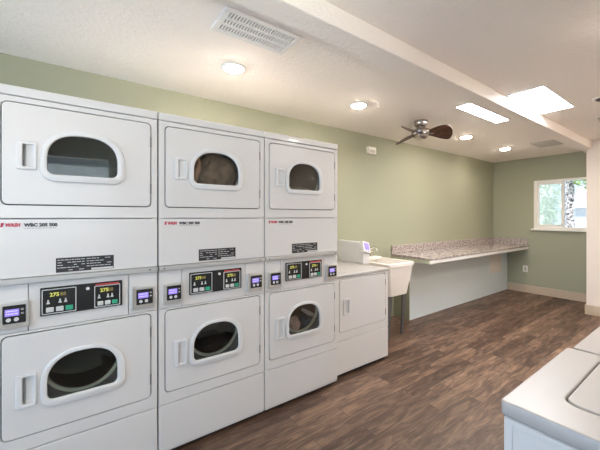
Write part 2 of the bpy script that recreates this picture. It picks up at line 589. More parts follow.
def downlight(x, y, label, lit=True, group='recessed ceiling downlights'):
    t = thing('recessed_downlight', label, 'ceiling light', (x, y, H), group)
    bm = B()
    lathe(bm, [(.088, 0), (.088, -.006), (.080, -.010), (.066, -.010), (.064, 0)], (0, 0, 0), 36)
    obj('trim_ring', bm, M['vent'], t, True)
    bm = B()
    r = lathe(bm, [(.0655, -.003), (.0655, -.010), (.058, -.016), (.038, -.021), (.015, -.023)], (0, 0, 0), 32)
    disc(bm, r[0]); disc(bm, r[-1])
    obj('lens', bm, M['lamp'] if lit else M['baffle'], t, True)
    return t
LABS = ['lit downlight nearest the camera, beyond the large ceiling vent',
        'lit downlight between the large ceiling vent and the fan',
        'lit downlight just beyond the ceiling fan',
        'lit downlight nearest the end wall, beside the grey return vent']
for x, l in zip((1.217, 2.485, 4.512, 5.73), LABS):
    downlight(x, .174, l)
downlight(4.13, -1.235, 'unlit downlight with dark centre at the right edge beyond the skylight', lit=False)
# washer lamp shows at the frame edge; the other three are added fill
for x, y, l in ((2.75, -1.66, 'lit downlight above the top-loading washers'), (4.35, -1.95, 'added fill downlight by the cream wall past the washers'),
                (5.5, -1.95, 'added fill downlight in front of the cream partition'), (-.6, -.9, 'added fill downlight behind the camera')):
    downlight(x, y, l)

# smoke detector ring
t = thing('smoke_detector', 'round white ceiling smoke detector at the right edge, past the skylight', 'smoke detector', (4.9, -1.115, H))
bm = B(); r = lathe(bm, [(.075, 0), (.075, -.012), (.066, -.02), (.06, -.034), (.04, -.04)], (0, 0, 0), 32); disc(bm, r[-1])
obj('housing', bm, M['vent_grey'], t, True)
bm = B(); r = lathe(bm, [(.03, -.0395), (.03, -.044), (.02, -.045)], (0, 0, 0), 24); disc(bm, r[-1])
obj('cover', bm, M['vent'], t, True)

# supply register near camera
def register():
    x0, x1, y0, y1 = .921, 1.393, -.425, -.192
    t = thing('ceiling_vent', 'large white slotted ceiling vent above the stacked dryers', 'vent', ((x0 + x1) / 2, (y0 + y1) / 2, H))
    hx, hy = (x1 - x0) / 2, (y1 - y0) / 2
    bm = B(); w = .03
    for a in ((-hx, hx, -hy, -hy + w), (-hx, hx, hy - w, hy), (-hx, -hx + w, -hy + w, hy - w), (hx - w, hx, -hy + w, hy - w)):
        box(bm, a[0], a[1], a[2], a[3], -.012, 0, .003)
    obj('vent_frame', bm, M['vent'], t)
    bm = B(); box(bm, -hx + w, hx - w, -hy + w, hy - w, -.002, 0)
    obj('backing', bm, M['vent_dark'], t)
    bm = B()
    nb = 24
    span = 2 * (hx - w)
    for i in range(nb + 1):
        x = -hx + w + span * i / nb
        box(bm, x - .0048, x + .0048, -hy + w, hy - w, -.010, -.003)
    obj('louvers', bm, M['vent'], t)
    for k in (1, 2):
        bm = B()
        y = -hy + w + 2 * (hy - w) * k / 3
        box(bm, -hx + w, hx - w, y - .007, y + .007, -.0115, -.002)
        obj('crossbar', bm, M['vent'], t)
register()

def return_vent():
    x0, x1, y0, y1 = 5.62, 6.02, -.50, -.19
    t = thing('ceiling_vent', 'grey square ceiling vent near the end wall', 'vent', ((x0 + x1) / 2, (y0 + y1) / 2, H))
    hx, hy = (x1 - x0) / 2, (y1 - y0) / 2
    bm = B(); w = .022
    for a in ((-hx, hx, -hy, -hy + w), (-hx, hx, hy - w, hy), (-hx, -hx + w, -hy + w, hy - w), (hx - w, hx, -hy + w, hy - w), (-.01, .01, -hy + w, hy - w)):
        box(bm, a[0], a[1], a[2], a[3], -.012, 0, .002)
    obj('vent_frame', bm, M['vent_grey'], t)
    bm = B(); box(bm, -hx + w, hx - w, -hy + w, hy - w, -.002, 0)
    obj('backing', bm, M['vent_dark'], t)
    bm = B()
    for i in range(14):
        y = -hy + w + 2 * (hy - w) * (i + .5) / 14
        hexa(bm, [(-hx + w, y - .010, -.003), (hx - w, y - .010, -.003), (hx - w, y - .007, -.003), (-hx + w, y - .007, -.003),
                  (-hx + w, y + .005, -.011), (hx - w, y + .005, -.011), (hx - w, y + .008, -.011), (-hx + w, y + .008, -.011)])
    obj('louvers', bm, M['vent_grey'], t)
return_vent()

# ceiling fan
def fan():
    t = thing('ceiling_fan', 'small brushed nickel ceiling fan with brown paddle blades', 'ceiling fan', (3.412, .119, H))
    bm = B()
    r = lathe(bm, [(.070, 0), (.072, -.01), (.070, -.045), (.058, -.062), (.05, -.066)], (0, 0, 0), 32); disc(bm, r[-1])
    obj('canopy', bm, M['nickel'], t, True)
    bm = B()
    lathe(bm, [(.026, -.06), (.026, -.09)], (0, 0, 0), 20)
    obj('neck', bm, M['nickel'], t, True)
    bm = B()
    r = lathe(bm, [(.03, -.082), (.068, -.090), (.094, -.105), (.104, -.125), (.100, -.143), (.07, -.150)], (0, 0, 0), 40); disc(bm, r[-1]); disc(bm, r[0])
    obj('motor_housing', bm, M['nickel'], t, True)
    bm = B()
    r = lathe(bm, [(.066, -.148), (.072, -.160), (.064, -.185), (.04, -.203), (.012, -.209)], (0, 0, 0), 36); disc(bm, r[-1])
    obj('switch_cup', bm, M['nickel'], t, True)
    for ang, ln in ((74, .35), (183, .33), (301, .315)):
        # paddle blade, pitched
        bm = B()
        n, mseg = 14, 8
        top = []; bot = []
        for i in range(n + 1):
            u = i / n
            rr = .075 + (ln - .075) * u
            wdt = .075 + .125 * math.sin(min(1, u * 1.12) * pi * .58) ** 1.3
            if u > .8: wdt *= math.sqrt(max(.02, 1 - ((u - .8) / .2) ** 2 * .93))
            row_t, row_b = [], []
            for j in range(mseg + 1):
                s = j / mseg - .5
                pitch = radians(-33)
                yy = s * wdt + .03 * u * u
                zz = -.140 + yy * math.sin(pitch) * 1.0 + .014 * (s * s)
                row_t.append(bm.verts.new((rr, yy * cos(pitch), zz + .004)))
                row_b.append(bm.verts.new((rr, yy * cos(pitch), zz - .004)))
            top.append(row_t); bot.append(row_b)
        for i in range(n):
            for j in range(mseg):
                bm.faces.new((top[i][j], top[i + 1][j], top[i + 1][j + 1], top[i][j + 1]))
                bm.faces.new((bot[i][j], bot[i][j + 1], bot[i + 1][j + 1], bot[i + 1][j]))
        for i in range(n):
            bm.faces.new((top[i][0], bot[i][0], bot[i + 1][0], top[i + 1][0]))
            bm.faces.new((top[i][mseg], top[i + 1][mseg], bot[i + 1][mseg], bot[i][mseg]))
        for j in range(mseg):
            bm.faces.new((top[0][j], top[0][j + 1], bot[0][j + 1], bot[0][j]))
            bm.faces.new((top[n][j], bot[n][j], bot[n][j + 1], top[n][j + 1]))
        bl = obj('blade', bm, M['wood_blade'], t, True)
        bl.rotation_euler.z = radians(ang)
        bm = B()
        hexa(bm, [(.06, -.018, -.155), (.13, -.022, -.160), (.13, .022, -.142), (.06, .018, -.146),
                  (.06, -.018, -.147), (.13, -.022, -.153), (.13, .022, -.135), (.06, .018, -.138)])
        br = obj('blade_bracket', bm, M['nickel'], t)
        br.rotation_euler.z = radians(ang)
fan()

# wall fittings
t = thing('alarm_strobe', 'small white box high on the green wall left of the fan', 'alarm', (3.415, YL, 2.19))
bm = B(); box(bm, -.07, .07, -.045, .003, 0, .088, .006)
obj('housing', bm, M['outlet'], t)
bm = B(); box(bm, -.05, .05, -.049, -.044, .012, .05, .003)
obj('lens', bm, M['vent_grey'], t)

t = thing('outlet', 'ivory wall outlet on the end wall below the counter', 'outlet', (XE, .322, .37))
bm = B(); box(bm, -.007, 0, -.038, .038, 0, .118, .003)
obj('cover_plate', bm, M['outlet'], t)
bm = B(); box(bm, -.0095, -.006, -.017, .017, .024, .094, .001)
obj('receptacle', bm, M['vent_grey'], t)

t = thing('access_panel', 'white ribbed panel on the low wall beneath the counter', 'panel', (6.46, .614, .366))
bm = B(); box(bm, -.215, .215, -.012, .003, 0, .345, .003)
obj('panel_plate', bm, M['cream'], t)
bm = B()
for i in range(9):
    x = -.19 + .38 * i / 8
    box(bm, x - .012, x + .012, -.021, -.011, .06, .335, .003)
obj('ribs', bm, M['cream'], t)

# ------------------------------------------------------------------ stacked dryer
W = .686
def d_ring(bm, o, i, y0, y1, bevel):
    plate(bm, o, [i], y0, y1, bevel)

def build_door(t, zc0, zc1, ring_z, glass_z, hz, hang):
    """door with window; returns the door object"""
    x0, x1 = .040, .646
    ring = dshape(.172, .522, ring_z[0], ring_z[1], .055)
    glass = dshape(.198, .486, glass_z[0], glass_z[1], .028)
    hx0, hx1 = .087, .160
    slot = rrect(hx0 + .022, hx1 - .010, hz[0] + .014, hz[1] - .014, .006, 3)
    bm = B()
    gl = dshape(.192, .494, glass_z[0] - .006, glass_z[1] + .006, .03)
    plate(bm, rrect(x0, x1, zc0, zc1, .022), [gl, slot], -.004, .012, .0025)
    door = obj('door', bm, M['enamel'], t)
    bm = B()
    d_ring(bm, ring, glass, -.016, -.002, .006)
    obj('window_ring', bm, M['plastic'], door, True)
    bm = B()
    plate(bm, dshape(.196, .488, glass_z[0] - .002, glass_z[1] + .002, .028), [], .001, .006)
    obj('door_glass', bm, M['door_glass'], door)
    # handle: frame and sloping grip pocket
    bm = B()
    plate(bm, rrect(hx0, hx1, hz[0], hz[1], .006, 3), [slot], -.012, -.003, .003)
    s0, s1 = hx0 + .018, hx1 - .006
    z0, z1 = hz[0] + .010, hz[1] - .010
    sm = s0 + .015
    hexa(bm, [(s0, .039, z0), (sm, .012, z0), (sm, .040, z0), (s0, .040, z0),
              (s0, .039, z1), (sm, .012, z1), (sm, .040, z1), (s0, .040, z1)])
    hexa(bm, [(sm, .012, z0), (s1, -.004, z0), (s1, .040, z0), (sm, .040, z0),
              (sm, .012, z1), (s1, -.004, z1), (s1, .040, z1), (sm, .040, z1)])
    box(bm, s0 - .003, s0, -.004, .04, z0, z1); box(bm, s0, s1, -.004, .04, z1 - .001, z1 + .002); box(bm, s0, s1, -.004, .04, z0 - .002, z0 + .001)
    obj('door_handle', bm, M['plastic'], door)
    for z in (zc0 + .10, zc1 - .10):
        bm = B(); box(bm, x1 - .002, x1 + .005, -.0055, .008, z - .028, z + .028, .001)
        obj('hinge', bm, M['hinge'], door)
    return door

def drum(t, zc, zr, R0, rad=.285):
    bm = B()
    cx = .342
    r = lathe(bm, [(.235, .048), (rad, .062), (rad, .60), (.23, .615), (.06, .60)], (cx, 0, zc), 48, 'y')
    disc(bm, r[-1])
    for k in range(3):
        a = radians(90 + 120 * k)
        b2 = B()
        hexa(b2, [(-.03, .08, -rad + .002), (.03, .08, -rad + .002), (.03, .58, -rad + .002), (-.03, .58, -rad + .002),
                  (-.008, .10, -rad + .07), (.008, .10, -rad + .07), (.008, .56, -rad + .07), (-.008, .56, -rad + .07)])
        merge(bm, b2, Matrix.Translation((cx, 0, zc)) @ Matrix.Rotation(a, 4, 'Y'))
    d = obj('drum', bm, M['drum'], t, True)
    bm = B()
    n, k = 56, 8
    rr = .011
    rings = []
    for i in range(n):
        a = 2 * pi * i / n
        rings.append([bm.verts.new((cx + (R0 + rr * cos(2 * pi * j / k)) * cos(a), .052 + rr * sin(2 * pi * j / k), zr + (R0 + rr * cos(2 * pi * j / k)) * sin(a))) for j in range(k)])
    for i in range(n):
        for j in range(k):
            bm.faces.new((rings[i][j], rings[(i + 1) % n][j], rings[(i + 1) % n][(j + 1) % k], rings[i][(j + 1) % k]))
    obj('drum_rim', bm, M['drumrim'], d, 'all')
    return d

def card_reader(t, x0, x1, mirrored=False):
    """steel framed reader with a violet screen on the control strip"""
    z0, z1 = .873, .992
    bm = B()
    xm = (x0 + x1) / 2
    plate(bm, rrect(x0, x1, z0, z1, .006, 3), [], -.014, .014, .003)
    # slotted upright guide on one side
    gx = x1 - .010 if not mirrored else x0 + .004
    box(bm, gx, gx + .006, -.019, -.013, z0 + .008, z1 + .012, .001)
    r = obj('card_reader', bm, M['steel'], t)
    fx0, fx1 = (x0 + .018, x1 - .014) if not mirrored else (x0 + .024, x1 - .008)
    fz0, fz1 = z0 + .026, z1 - .012
    bm = B(); plate(bm, rrect(fx0, fx1, fz0, fz1, .004, 3), [], -.019, -.013, .001)
    obj('reader_face', bm, M['black'], r)
    w = fx1 - fx0; h = fz1 - fz0
    bm = B(); box(bm, fx0 + .10 * w, fx0 + .72 * w, -.0202, -.0185, fz0 + .42 * h, fz0 + .80 * h)
    obj('screen', bm, M['violet'], r)
    bm = B()
    for k in range(2):
        zz = fz0 + (.52 + .15 * k) * h
        x = fx0 + .15 * w
        for q in range(5):
            wd = w * (.06 + .03 * ((q * 7 + k * 3) % 3))
            box(bm, x, x + wd, -.0208, -.0200, zz, zz + .05 * h)
            x += wd + .02 * w
    obj('screen_print', bm, M['violet_text'], r)
    for fx in (.26, .60):
        bm = B()
        q = lathe(bm, [(.0085, -.019), (.0085, -.0215), (.0055, -.0215), (.0050, -.0195)], (fx0 + fx * w, 0, fz0 + .22 * h), 18, 'y')
        disc(bm, q[-1])
        obj('round_button', bm, M['print'], r)
    for fz in (.48, .70):
        bm = B(); box(bm, fx0 + .80 * w, fx0 + .92 * w, -.0208, -.0185, fz0 + fz * h, fz0 + (fz + .10) * h)
        obj('side_button', bm, M['logo_grey'], r)
    return r

def module(panel, x0, x1, z0, z1, digits_mat, red):
    bm = B()
    plate(bm, rrect(x0, x1, z0, z1, .004, 3), [rrect(x0 + .0035, x1 - .0035, z0 + .0035, z1 - .0035, .003, 3)], -.0125, -.0095)
    obj('display_outline', bm, M['outline'], panel)
    w, h = x1 - x0, z1 - z0
    bm = B(); text(bm, '275', x0 + .22 * w, z0 + .70 * h, .017, -.0105, bold=.0006)
    obj('price_digits', bm, digits_mat, panel)
    bm = B(); text(bm, '88', x0 + .52 * w, z0 + .70 * h, .016, -.0105)
    obj('dim_digits', bm, M['digits_dim'], panel)
    for fx in (.18, .52, .68):
        bm = B()
        cx, cz = x0 + fx * w, z0 + .48 * h
        box(bm, cx - .003, cx + .003, -.0112, -.0095, cz + .003, cz + .011)
        hexa(bm, [(cx - .007, -.0112, cz - .008), (cx + .007, -.0112, cz - .008), (cx + .007, -.0095, cz - .008), (cx - .007, -.0095, cz - .008),
                  (cx - .003, -.0112, cz + .003), (cx + .003, -.0112, cz + .003), (cx + .003, -.0095, cz + .003), (cx - .003, -.0095, cz + .003)])
        obj('symbol', bm, M['button'], panel)
    for k, fx in enumerate((.12, .40, .68)):
        bm = B(); plate(bm, rrect(x0 + fx * w, x0 + (fx + .22) * w, z0 + .08 * h, z0 + .27 * h, .003, 3), [], -.0135, -.0095, .0008)
        obj('start_button' if k == 2 else 'cycle_button', bm, M['greenbutton'] if k == 2 else M['button'], panel)
    if red:
        bm = B(); box(bm, x0 + .05 * w, x1 - .05 * w, -.0118, -.0095, z1 + .002, z1 + .009)
        obj('red_strip', bm, M['redstrip'], panel)

def stacked_dryer():
    t = thing('stacked_dryer', '', 'dryer', (0, 0, 0), 'stacked dryers in a row along the green wall')
    g = .004
    # cabinet shells with front frames around the doors
    ud = rrect(.035, .651, 1.430, 1.901, .026)
    ld = rrect(.035, .651, .365, .840, .026)
    bm = B()
    box(bm, g, .03, .013, .70, .032, 1.926); box(bm, W - .03, W - g, .013, .70, .032, 1.926)
    box(bm, .03, W - .03, .68, .70, .032, 1.926)
    box(bm, .03, W - .03, .05, .68, .032, .06); box(bm, .03, W - .03, .05, .68, 1.062, 1.10); box(bm, .03, W - .03, .05, .68, 1.90, 1.926)
    plate(bm, rrect(g, W - g, 1.3705, 1.9255, .004, 2), [ud], 0, .014, .002)
    plate(bm, rrect(g, W - g, .3025, .8495, .004, 2), [ld], 0, .014, .002)
    cab = obj('cabinet', bm, M['enamel'], t)
    for zc, zz, hr in ((1.695, 1.37, .196), (.660, .30, .172)):
        n = 48
        hole = [(.342 + hr * cos(2 * pi * i / n), zc + hr * sin(2 * pi * i / n)) for i in range(n)]
        bm = B(); plate(bm, rrect(.03, W - .03, zz, zz + .54, .004, 2), [hole], .041, .048)
        obj('bulkhead', bm, M['gasket'], t)
    bm = B(); box(bm, g - .001, W - g + .001, -.004, .702, 1.9290, 1.972, .005)
    obj('top_cap', bm, M['enamel'], t)
    # service panel
    bm = B(); plate(bm, rrect(g, W - g, 1.0985, 1.3665, .004, 2), [], 0, .02, .002)
    sp = obj('service_panel', bm, M['enamel'], t)
    bm = B(); text(bm, 'WASH', .050, 1.333, .0150, -.0008, shear=.25, bold=.0012, wide=.80)
    obj('logo_lettering', bm, M['logo_red'], sp)
    bm = B()   # swoosh before the lettering
    hexa(bm, [(.034, -.001, 1.331), (.042, -.001, 1.331), (.042, 0, 1.331), (.034, 0, 1.331), (.038, -.001, 1.350), (.048, -.001, 1.350), (.048, 0, 1.350), (.038, 0, 1.350)])
    obj('logo_mark', bm, M['logo_red'], sp)
    bm = B(); text(bm, 'WBC 205 500', .115, 1.333, .0145, -.0008, bold=.0011, wide=.98)
    obj('model_lettering', bm, M['logo_black'], sp)
    bm = B()
    x = .115
    for q in range(9):
        wd = .006 + .004 * (q * 5 % 3)
        box(bm, x, x + wd, -.0008, 0, 1.3235, 1.3265); x += wd + .003
    obj('fine_print', bm, M['logo_grey'], sp)
    bm = B(); plate(bm, rrect(.230, .470, 1.108, 1.178, .002, 2), [], -.0012, .0005)
    st = obj('notice_sticker', bm, M['sticker'], sp)
    bm = B()
    rnd = random.Random(3)
    for col, (xa, xb) in enumerate(((.236, .345), (.352, .464))):
        for k in range(5):
            z = 1.169 - .0125 * k
            if col == 1 and k == 4:
                box(bm, xa + .02, xb + .003, -.0018, -.001, 1.110, 1.119)
                continue
            x = xa
            while x < xb - .012:
                wd = rnd.uniform(.006, .022)
                if rnd.random() < .85:
                    box(bm, x, min(x + wd, xb), -.0018, -.001, z - .003, z)
                x += wd + .003
    obj('sticker_print', bm, M['print'], sp)
    # rail between the two dryers
    bm = B(); box(bm, g, W - g, -.018, .02, 1.070, 1.0965, .004)
    rail = obj('trim_rail', bm, M['rail'], t)
    for x in (.03, W - .045):
        bm = B(); q = lathe(bm, [(.005, -.017), (.005, -.0205), (.002, -.021)], (x, 0, 1.084), 12, 'y'); disc(bm, q[-1])
        obj('screw', bm, M['hinge'], rail)
    # control strip in three plates
    bm = B()
    plate(bm, rrect(.131, .538, .8525, 1.068, .003, 2), [], 0, .02, .0015)
    plate(bm, rrect(g, .128, .8525, 1.068, .003, 2), [], 0, .02, .0015)
    plate(bm, rrect(.541, W - g, .8525, 1.068, .003, 2), [], 0, .02, .0015)
    obj('control_strip', bm, M['enamel'], t)
    bm = B(); plate(bm, rrect(.172, .508, .910, 1.042, .003, 3), [], -.010, .002, .001)
    cp = obj('control_panel', bm, M['black'], t)
    module(cp, .178, .310, .916, 1.034, M['digits'], False)
    module(cp, .384, .498, .916, 1.026, M['digits'], True)
    bm = B(); q = lathe(bm, [(.008, -.0095), (.008, -.012), (.004, -.0125)], (.357, 0, 1.018), 18, 'y'); disc(bm, q[-1])
    obj('indicator', bm, M['print'], cp)
    card_reader(t, .026, .136)
    card_reader(t, .550, .664, True)
    # kick panel and base
    bm = B(); plate(bm, rrect(g, W - g, .034, .2975, .006, 3), [], 0, .02, .003); box(bm, g, W - g, .004, .03, .026, .040, .002)
    obj('kick_panel', bm, M['enamel'], t)
    bm = B(); box(bm, .02, W - .02, .035, .69, 0, .034)
    obj('plinth', bm, M['dark'], t)
    build_door(t, 1.435, 1.896, (1.546, 1.799), (1.580, 1.775), (1.595, 1.726), 1)
    build_door(t, .370, .835, (.475, .735), (.510, .715), (.502, .655), 1)
    drum(t, 1.672, 1.695, .190)
    drum(t, .640, .660, .166)
    return t

sd = stacked_dryer()
sd['label'] = 'white stacked double dryer at left end of the row, nearest the camera'
copy_tree(sd, None, (W, 0, 0), 'middle white stacked double dryer with a brown blanket in its upper drum')
copy_tree(sd, None, (2 * W, 0, 0), 'white stacked double dryer with coloured clothes in its lower drum, beside the low dryer')

# laundry inside the drums
def cloth_lump(name, c, r, m, seed, label, cat='laundry', amp=.22, freq=7, group=None, rot=0):
    bm = B()
    bmesh.ops.create_icosphere(bm, subdivisions=5, radius=1)
    off = Vector((seed * 3.1, seed * 1.7, seed * .9))
    for v in bm.verts:
        p = v.co.copy()
        nz = noise.noise(p * 1.4 + off) * .9 + (1 - abs(noise.noise(p * 2.6 + off * 2)) * 2) * .55 + noise.noise(p * freq + off) * .22
        v.co = p * (1 + amp * nz)
        v.co = Vector((v.co.x * r[0], v.co.y * r[1], v.co.z * r[2]))
    if rot:
        bmesh.ops.rotate(bm, verts=bm.verts, cent=(0, 0, 0), matrix=Matrix.Rotation(radians(rot), 3, 'Y'))
    o = obj(name, bm, m, None, 'all')
    o.location = c
    return tag(o, label, cat, group)
x2, x3 = W, 2 * W
cloth_lump('blanket', (x2 + .412, .19, 1.672), (.128, .10, .135), M['blanket'], 1, 'brown bundled blanket filling the upper drum of the middle dryer', 'blanket', .16)
cloth_lump('towel', (x2 + .252, .105, 1.668), (.017, .026, .082), M['peach'], 2, 'peach towel edge left of the brown blanket in the upper drum', 'towel', .2, rot=10)
cloth_lump('laundry', (x3 + .46, .25, 1.535), (.13, .13, .095), M['grey_cloth'], 3, 'dull grey brown laundry in the upper drum of the right stack', 'laundry', .2)
cloth_lump('laundry', (x3 + .335, .125, .525), (.050, .040, .060), M['pink_cloth'], 4, 'pale pink clothes at left of the lower drum in the right stack', 'laundry', .3)
cloth_lump('laundry', (x3 + .445, .125, .522), (.050, .045, .058), M['blue_cloth'], 5, 'dark blue clothes in the lower drum of the right stack', 'laundry', .35)
cloth_lump('laundry', (x3 + .470, .115, .598), (.058, .040, .016), M['white_cloth'], 6, 'white cloth fold lying over the dark blue clothes in the lower drum', 'laundry', .3, rot=32)
cloth_lump('laundry', (W + .40, .25, .485), (.15, .12, .065), M['black_cloth'], 8, 'dark clothes low in the lower drum of the middle dryer', 'laundry', .25)

# ------------------------------------------------------------------ low single dryer
def low_dryer():
    x0 = 3 * W + .018
    w = 2.760 - x0
    t = thing('clothes_dryer', 'low white single dryer with solid door between the stacked dryers and the sink', 'dryer', (x0, .05, 0))
    bm = B()
    box(bm, 0, .03, .013, .70, .034, .85); box(bm, w - .03, w, .013, .70, .034, .85); box(bm, .03, w - .03, .68, .70, .034, .85)
    box(bm, .03, w - .03, .05, .68, .034, .06)
    plate(bm, rrect(0, w, .3165, .852, .004, 2), [rrect(.044, w - .038, .389, .838, .020)], 0, .014, .002)
    box(bm, .03, w - .03, .022, .03, .35, .85)
    obj('cabinet', bm, M['enamel'], t)
    bm = B(); box(bm, -.001, w + .001, -.006, .702, .8535, .882, .007, 3)
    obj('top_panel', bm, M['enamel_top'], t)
    bm = B(); plate(bm, rrect(.048, w - .043, .394, .833, .018), [rrect(.100, .156, .545, .655, .004, 3)], -.003, .012, .0025)
    d = obj('door', bm, M['enamel'], t)
    bm = B()
    plate(bm, rrect(.090, .164, .530, .672, .006, 3), [rrect(.108, .154, .546, .656, .005, 3)], -.011, -.002, .003)
    hexa(bm, [(.104, .020, .542), (.158, .003, .542), (.158, .021, .542), (.104, .021, .542), (.104, .020, .660), (.158, .003, .660), (.158, .021, .660), (.104, .021, .660)])
    obj('door_handle', bm, M['plastic'], d)
    for z in (.47, .755):
        bm = B(); box(bm, w - .045, w - .038, -.005, .008, z - .028, z + .028, .001)
        obj('hinge', bm, M['hinge'], d)
    bm = B(); plate(bm, rrect(0, w, .036, .3125, .006, 3), [], 0, .02, .003)
    obj('kick_panel', bm, M['enamel'], t)
    bm = B(); box(bm, .02, w - .02, .035, .69, 0, .036)
    obj('plinth', bm, M['dark'], t)
    bm = B()
    x = .06
    for q in range(9):
        wd = .008 + .006 * (q * 5 % 3)
        box(bm, x, x + wd, -.0068, -.0055, .862, .870); x += wd + .005
    obj('name_print', bm, M['logo_grey'], t)
    # payment console at the rear right corner
    cx0, cx1 = 2.722 - x0, 2.800 - x0
    cy0, cy1 = .345, .680
    bm = B()
    hexa(bm, [(cx0, cy0, .895), (cx1, cy0, .895), (cx1, cy1 - .02, .895), (cx0, cy1 - .02, .895),
              (cx0, cy0, 1.108), (cx1, cy0, 1.108), (cx1, cy1, 1.116), (cx0, cy1, 1.116)])
    bmesh.ops.bevel(bm, geom=list(bm.edges), offset=.006, segments=2, affect='EDGES')
    box(bm, cx0 + .004, 2.755 - x0, cy0 + .03, cy1 - .05, .880, .897)
    con = obj('payment_console', bm, M['plastic'], t)
    # tilted reader head on the console's front end
    b2 = B(); box(b2, -.052, .052, -.018, .018, -.062, .062, .005)
    bm = B(); MT = Matrix.Translation((cx1 - .012, cy0 - .03, 1.052)) @ Matrix.Rotation(radians(14), 4, 'Y') @ Matrix.Rotation(radians(-24), 4, 'X')
    merge(bm, b2, MT)
    box(bm, cx0 + .01, cx1 + .03, cy0 - .05, cy0 + .004, .883, 1.02, .006)
    obj('reader_housing', bm, M['plastic'], con)
    b2 = B(); box(b2, -.036, .036, -.0205, -.016, -.030, .046, .002)
    bm = B(); merge(bm, b2, MT)
    obj('screen', bm, M['violet'], con)
    for q in (-.02, .02):
        b2 = B(); lathe(b2, [(.009, -.0175), (.009, -.0215), (.004, -.022)], (q, 0, -.046), 16, 'y')
        bm = B(); merge(bm, b2, MT)
        obj('round_button', bm, M['logo_grey'], con)
low_dryer()

# ------------------------------------------------------------------ utility sink
def sink():
    x0, x1, y0, y1 = 3.055, 3.525, .272, .852
    t = thing('utility_sink', 'cream plastic utility sink on dark legs beside the low dryer', 'sink', ((x0 + x1) / 2, (y0 + y1) / 2, 0))
    ox, oy = (x0 + x1) / 2, (y0 + y1) / 2
    hx, hy = (x1 - x0) / 2, (y1 - y0) / 2
    bm = B()
    zt, zb = .857, .487
    dx, dy = .065, .045
    th = .03
    def loop(hx, hy, z, r):
        return [bm.verts.new((px, py, z)) for px, py in rrect(-hx, hx, -hy, hy, r, 5)]
    L1 = loop(hx - dx, hy - dy, zb, .05)
    L1b = loop(hx - dx - .01, hy - dy - .01, zb - .006, .045)
    L2 = loop(hx - .008, hy - .006, zt - .045, .03)
    L3 = loop(hx, hy, zt - .042, .03)
    L4 = loop(hx, hy, zt - .006, .03)
    L5 = loop(hx - .006, hy - .006, zt, .026)
    L6 = loop(hx - th, hy - th, zt, .03)
    L7 = loop(hx - th - .006, hy - th - .006, zt - .012, .03)
    L8 = loop(hx - dx - .035, hy - dy - .03, zb + .05, .05)
    seq = [L1b, L1, L2, L3, L4, L5, L6, L7, L8]
    n = len(L1)
    for a, b in zip(seq, seq[1:]):
        for i in range(n):
            bm.faces.new((a[i], a[(i + 1) % n], b[(i + 1) % n], b[i]))
    bm.faces.new(L8); bm.faces.new(L1b)
    # faucet deck at the back
    box(bm, -hx + .02, hx - .02, hy - .11, hy - .004, zt - .02, zt + .012, .005)
    obj('basin', bm, M['sink'], t, True)
    for sx in (-1, 1):
        for sy in (-1, 1):
            bm = B()
            tx, ty = sx * (hx - dx - .012), sy * (hy - dy - .015)
            bx, by = sx * (hx - dx - .032), sy * (hy - dy - .05)
            w0, w1 = .050, .036
            # angle leg: two tapered flanges
            hexa(bm, [(bx, by, 0), (bx - sx * w1, by, 0), (bx - sx * w1, by - sy * .004, 0), (bx, by - sy * .004, 0),
                      (tx, ty, zb + .01), (tx - sx * w0 * 1.25, ty, zb + .01), (tx - sx * w0 * 1.25, ty - sy * .004, zb + .01), (tx, ty - sy * .004, zb + .01)])
            hexa(bm, [(bx, by, 0), (bx, by - sy * w1, 0), (bx - sx * .004, by - sy * w1, 0), (bx - sx * .004, by, 0),
                      (tx, ty, zb + .01), (tx, ty - sy * w0 * 1.25, zb + .01), (tx - sx * .004, ty - sy * w0 * 1.25, zb + .01), (tx - sx * .004, ty, zb + .01)])
            obj('leg', bm, M['leg_grey'], t)
    # faucet
    fz = zt + .012
    fy = hy - .05
    bm = B()
    box(bm, -.09, .09, fy - .025, fy + .025, fz - .001, fz + .02, .006)
    r = lathe(bm, [(.02, 0), (.018, .05)], (0, fy, fz + .015), 16)
    disc(bm, r[-1])
    pts = [(0, fy, fz + .05)]
    for k in range(9):
        a = k / 8
        pts.append((0, fy - .16 * a, fz + .06 + .075 * sin(a * pi * .62)))
    pts.append((0, fy - .165, fz + .09))
    tube(bm, pts, .011)
    fa = obj('faucet', bm, M['chrome'], t, True)
    for sx in (-1, 1):
        bm = B()
        r = lathe(bm, [(.016, 0), (.016, .025), (.024, .03), (.024, .05), (.015, .056)], (sx * .075, fy, fz + .015), 14); disc(bm, r[-1])
        box(bm, sx * .075 - .006, sx * .075 + .006, fy - .05, fy, fz + .055, fz + .066, .003)
        obj('tap_handle', bm, M['hinge_white'], fa, True)
sink()

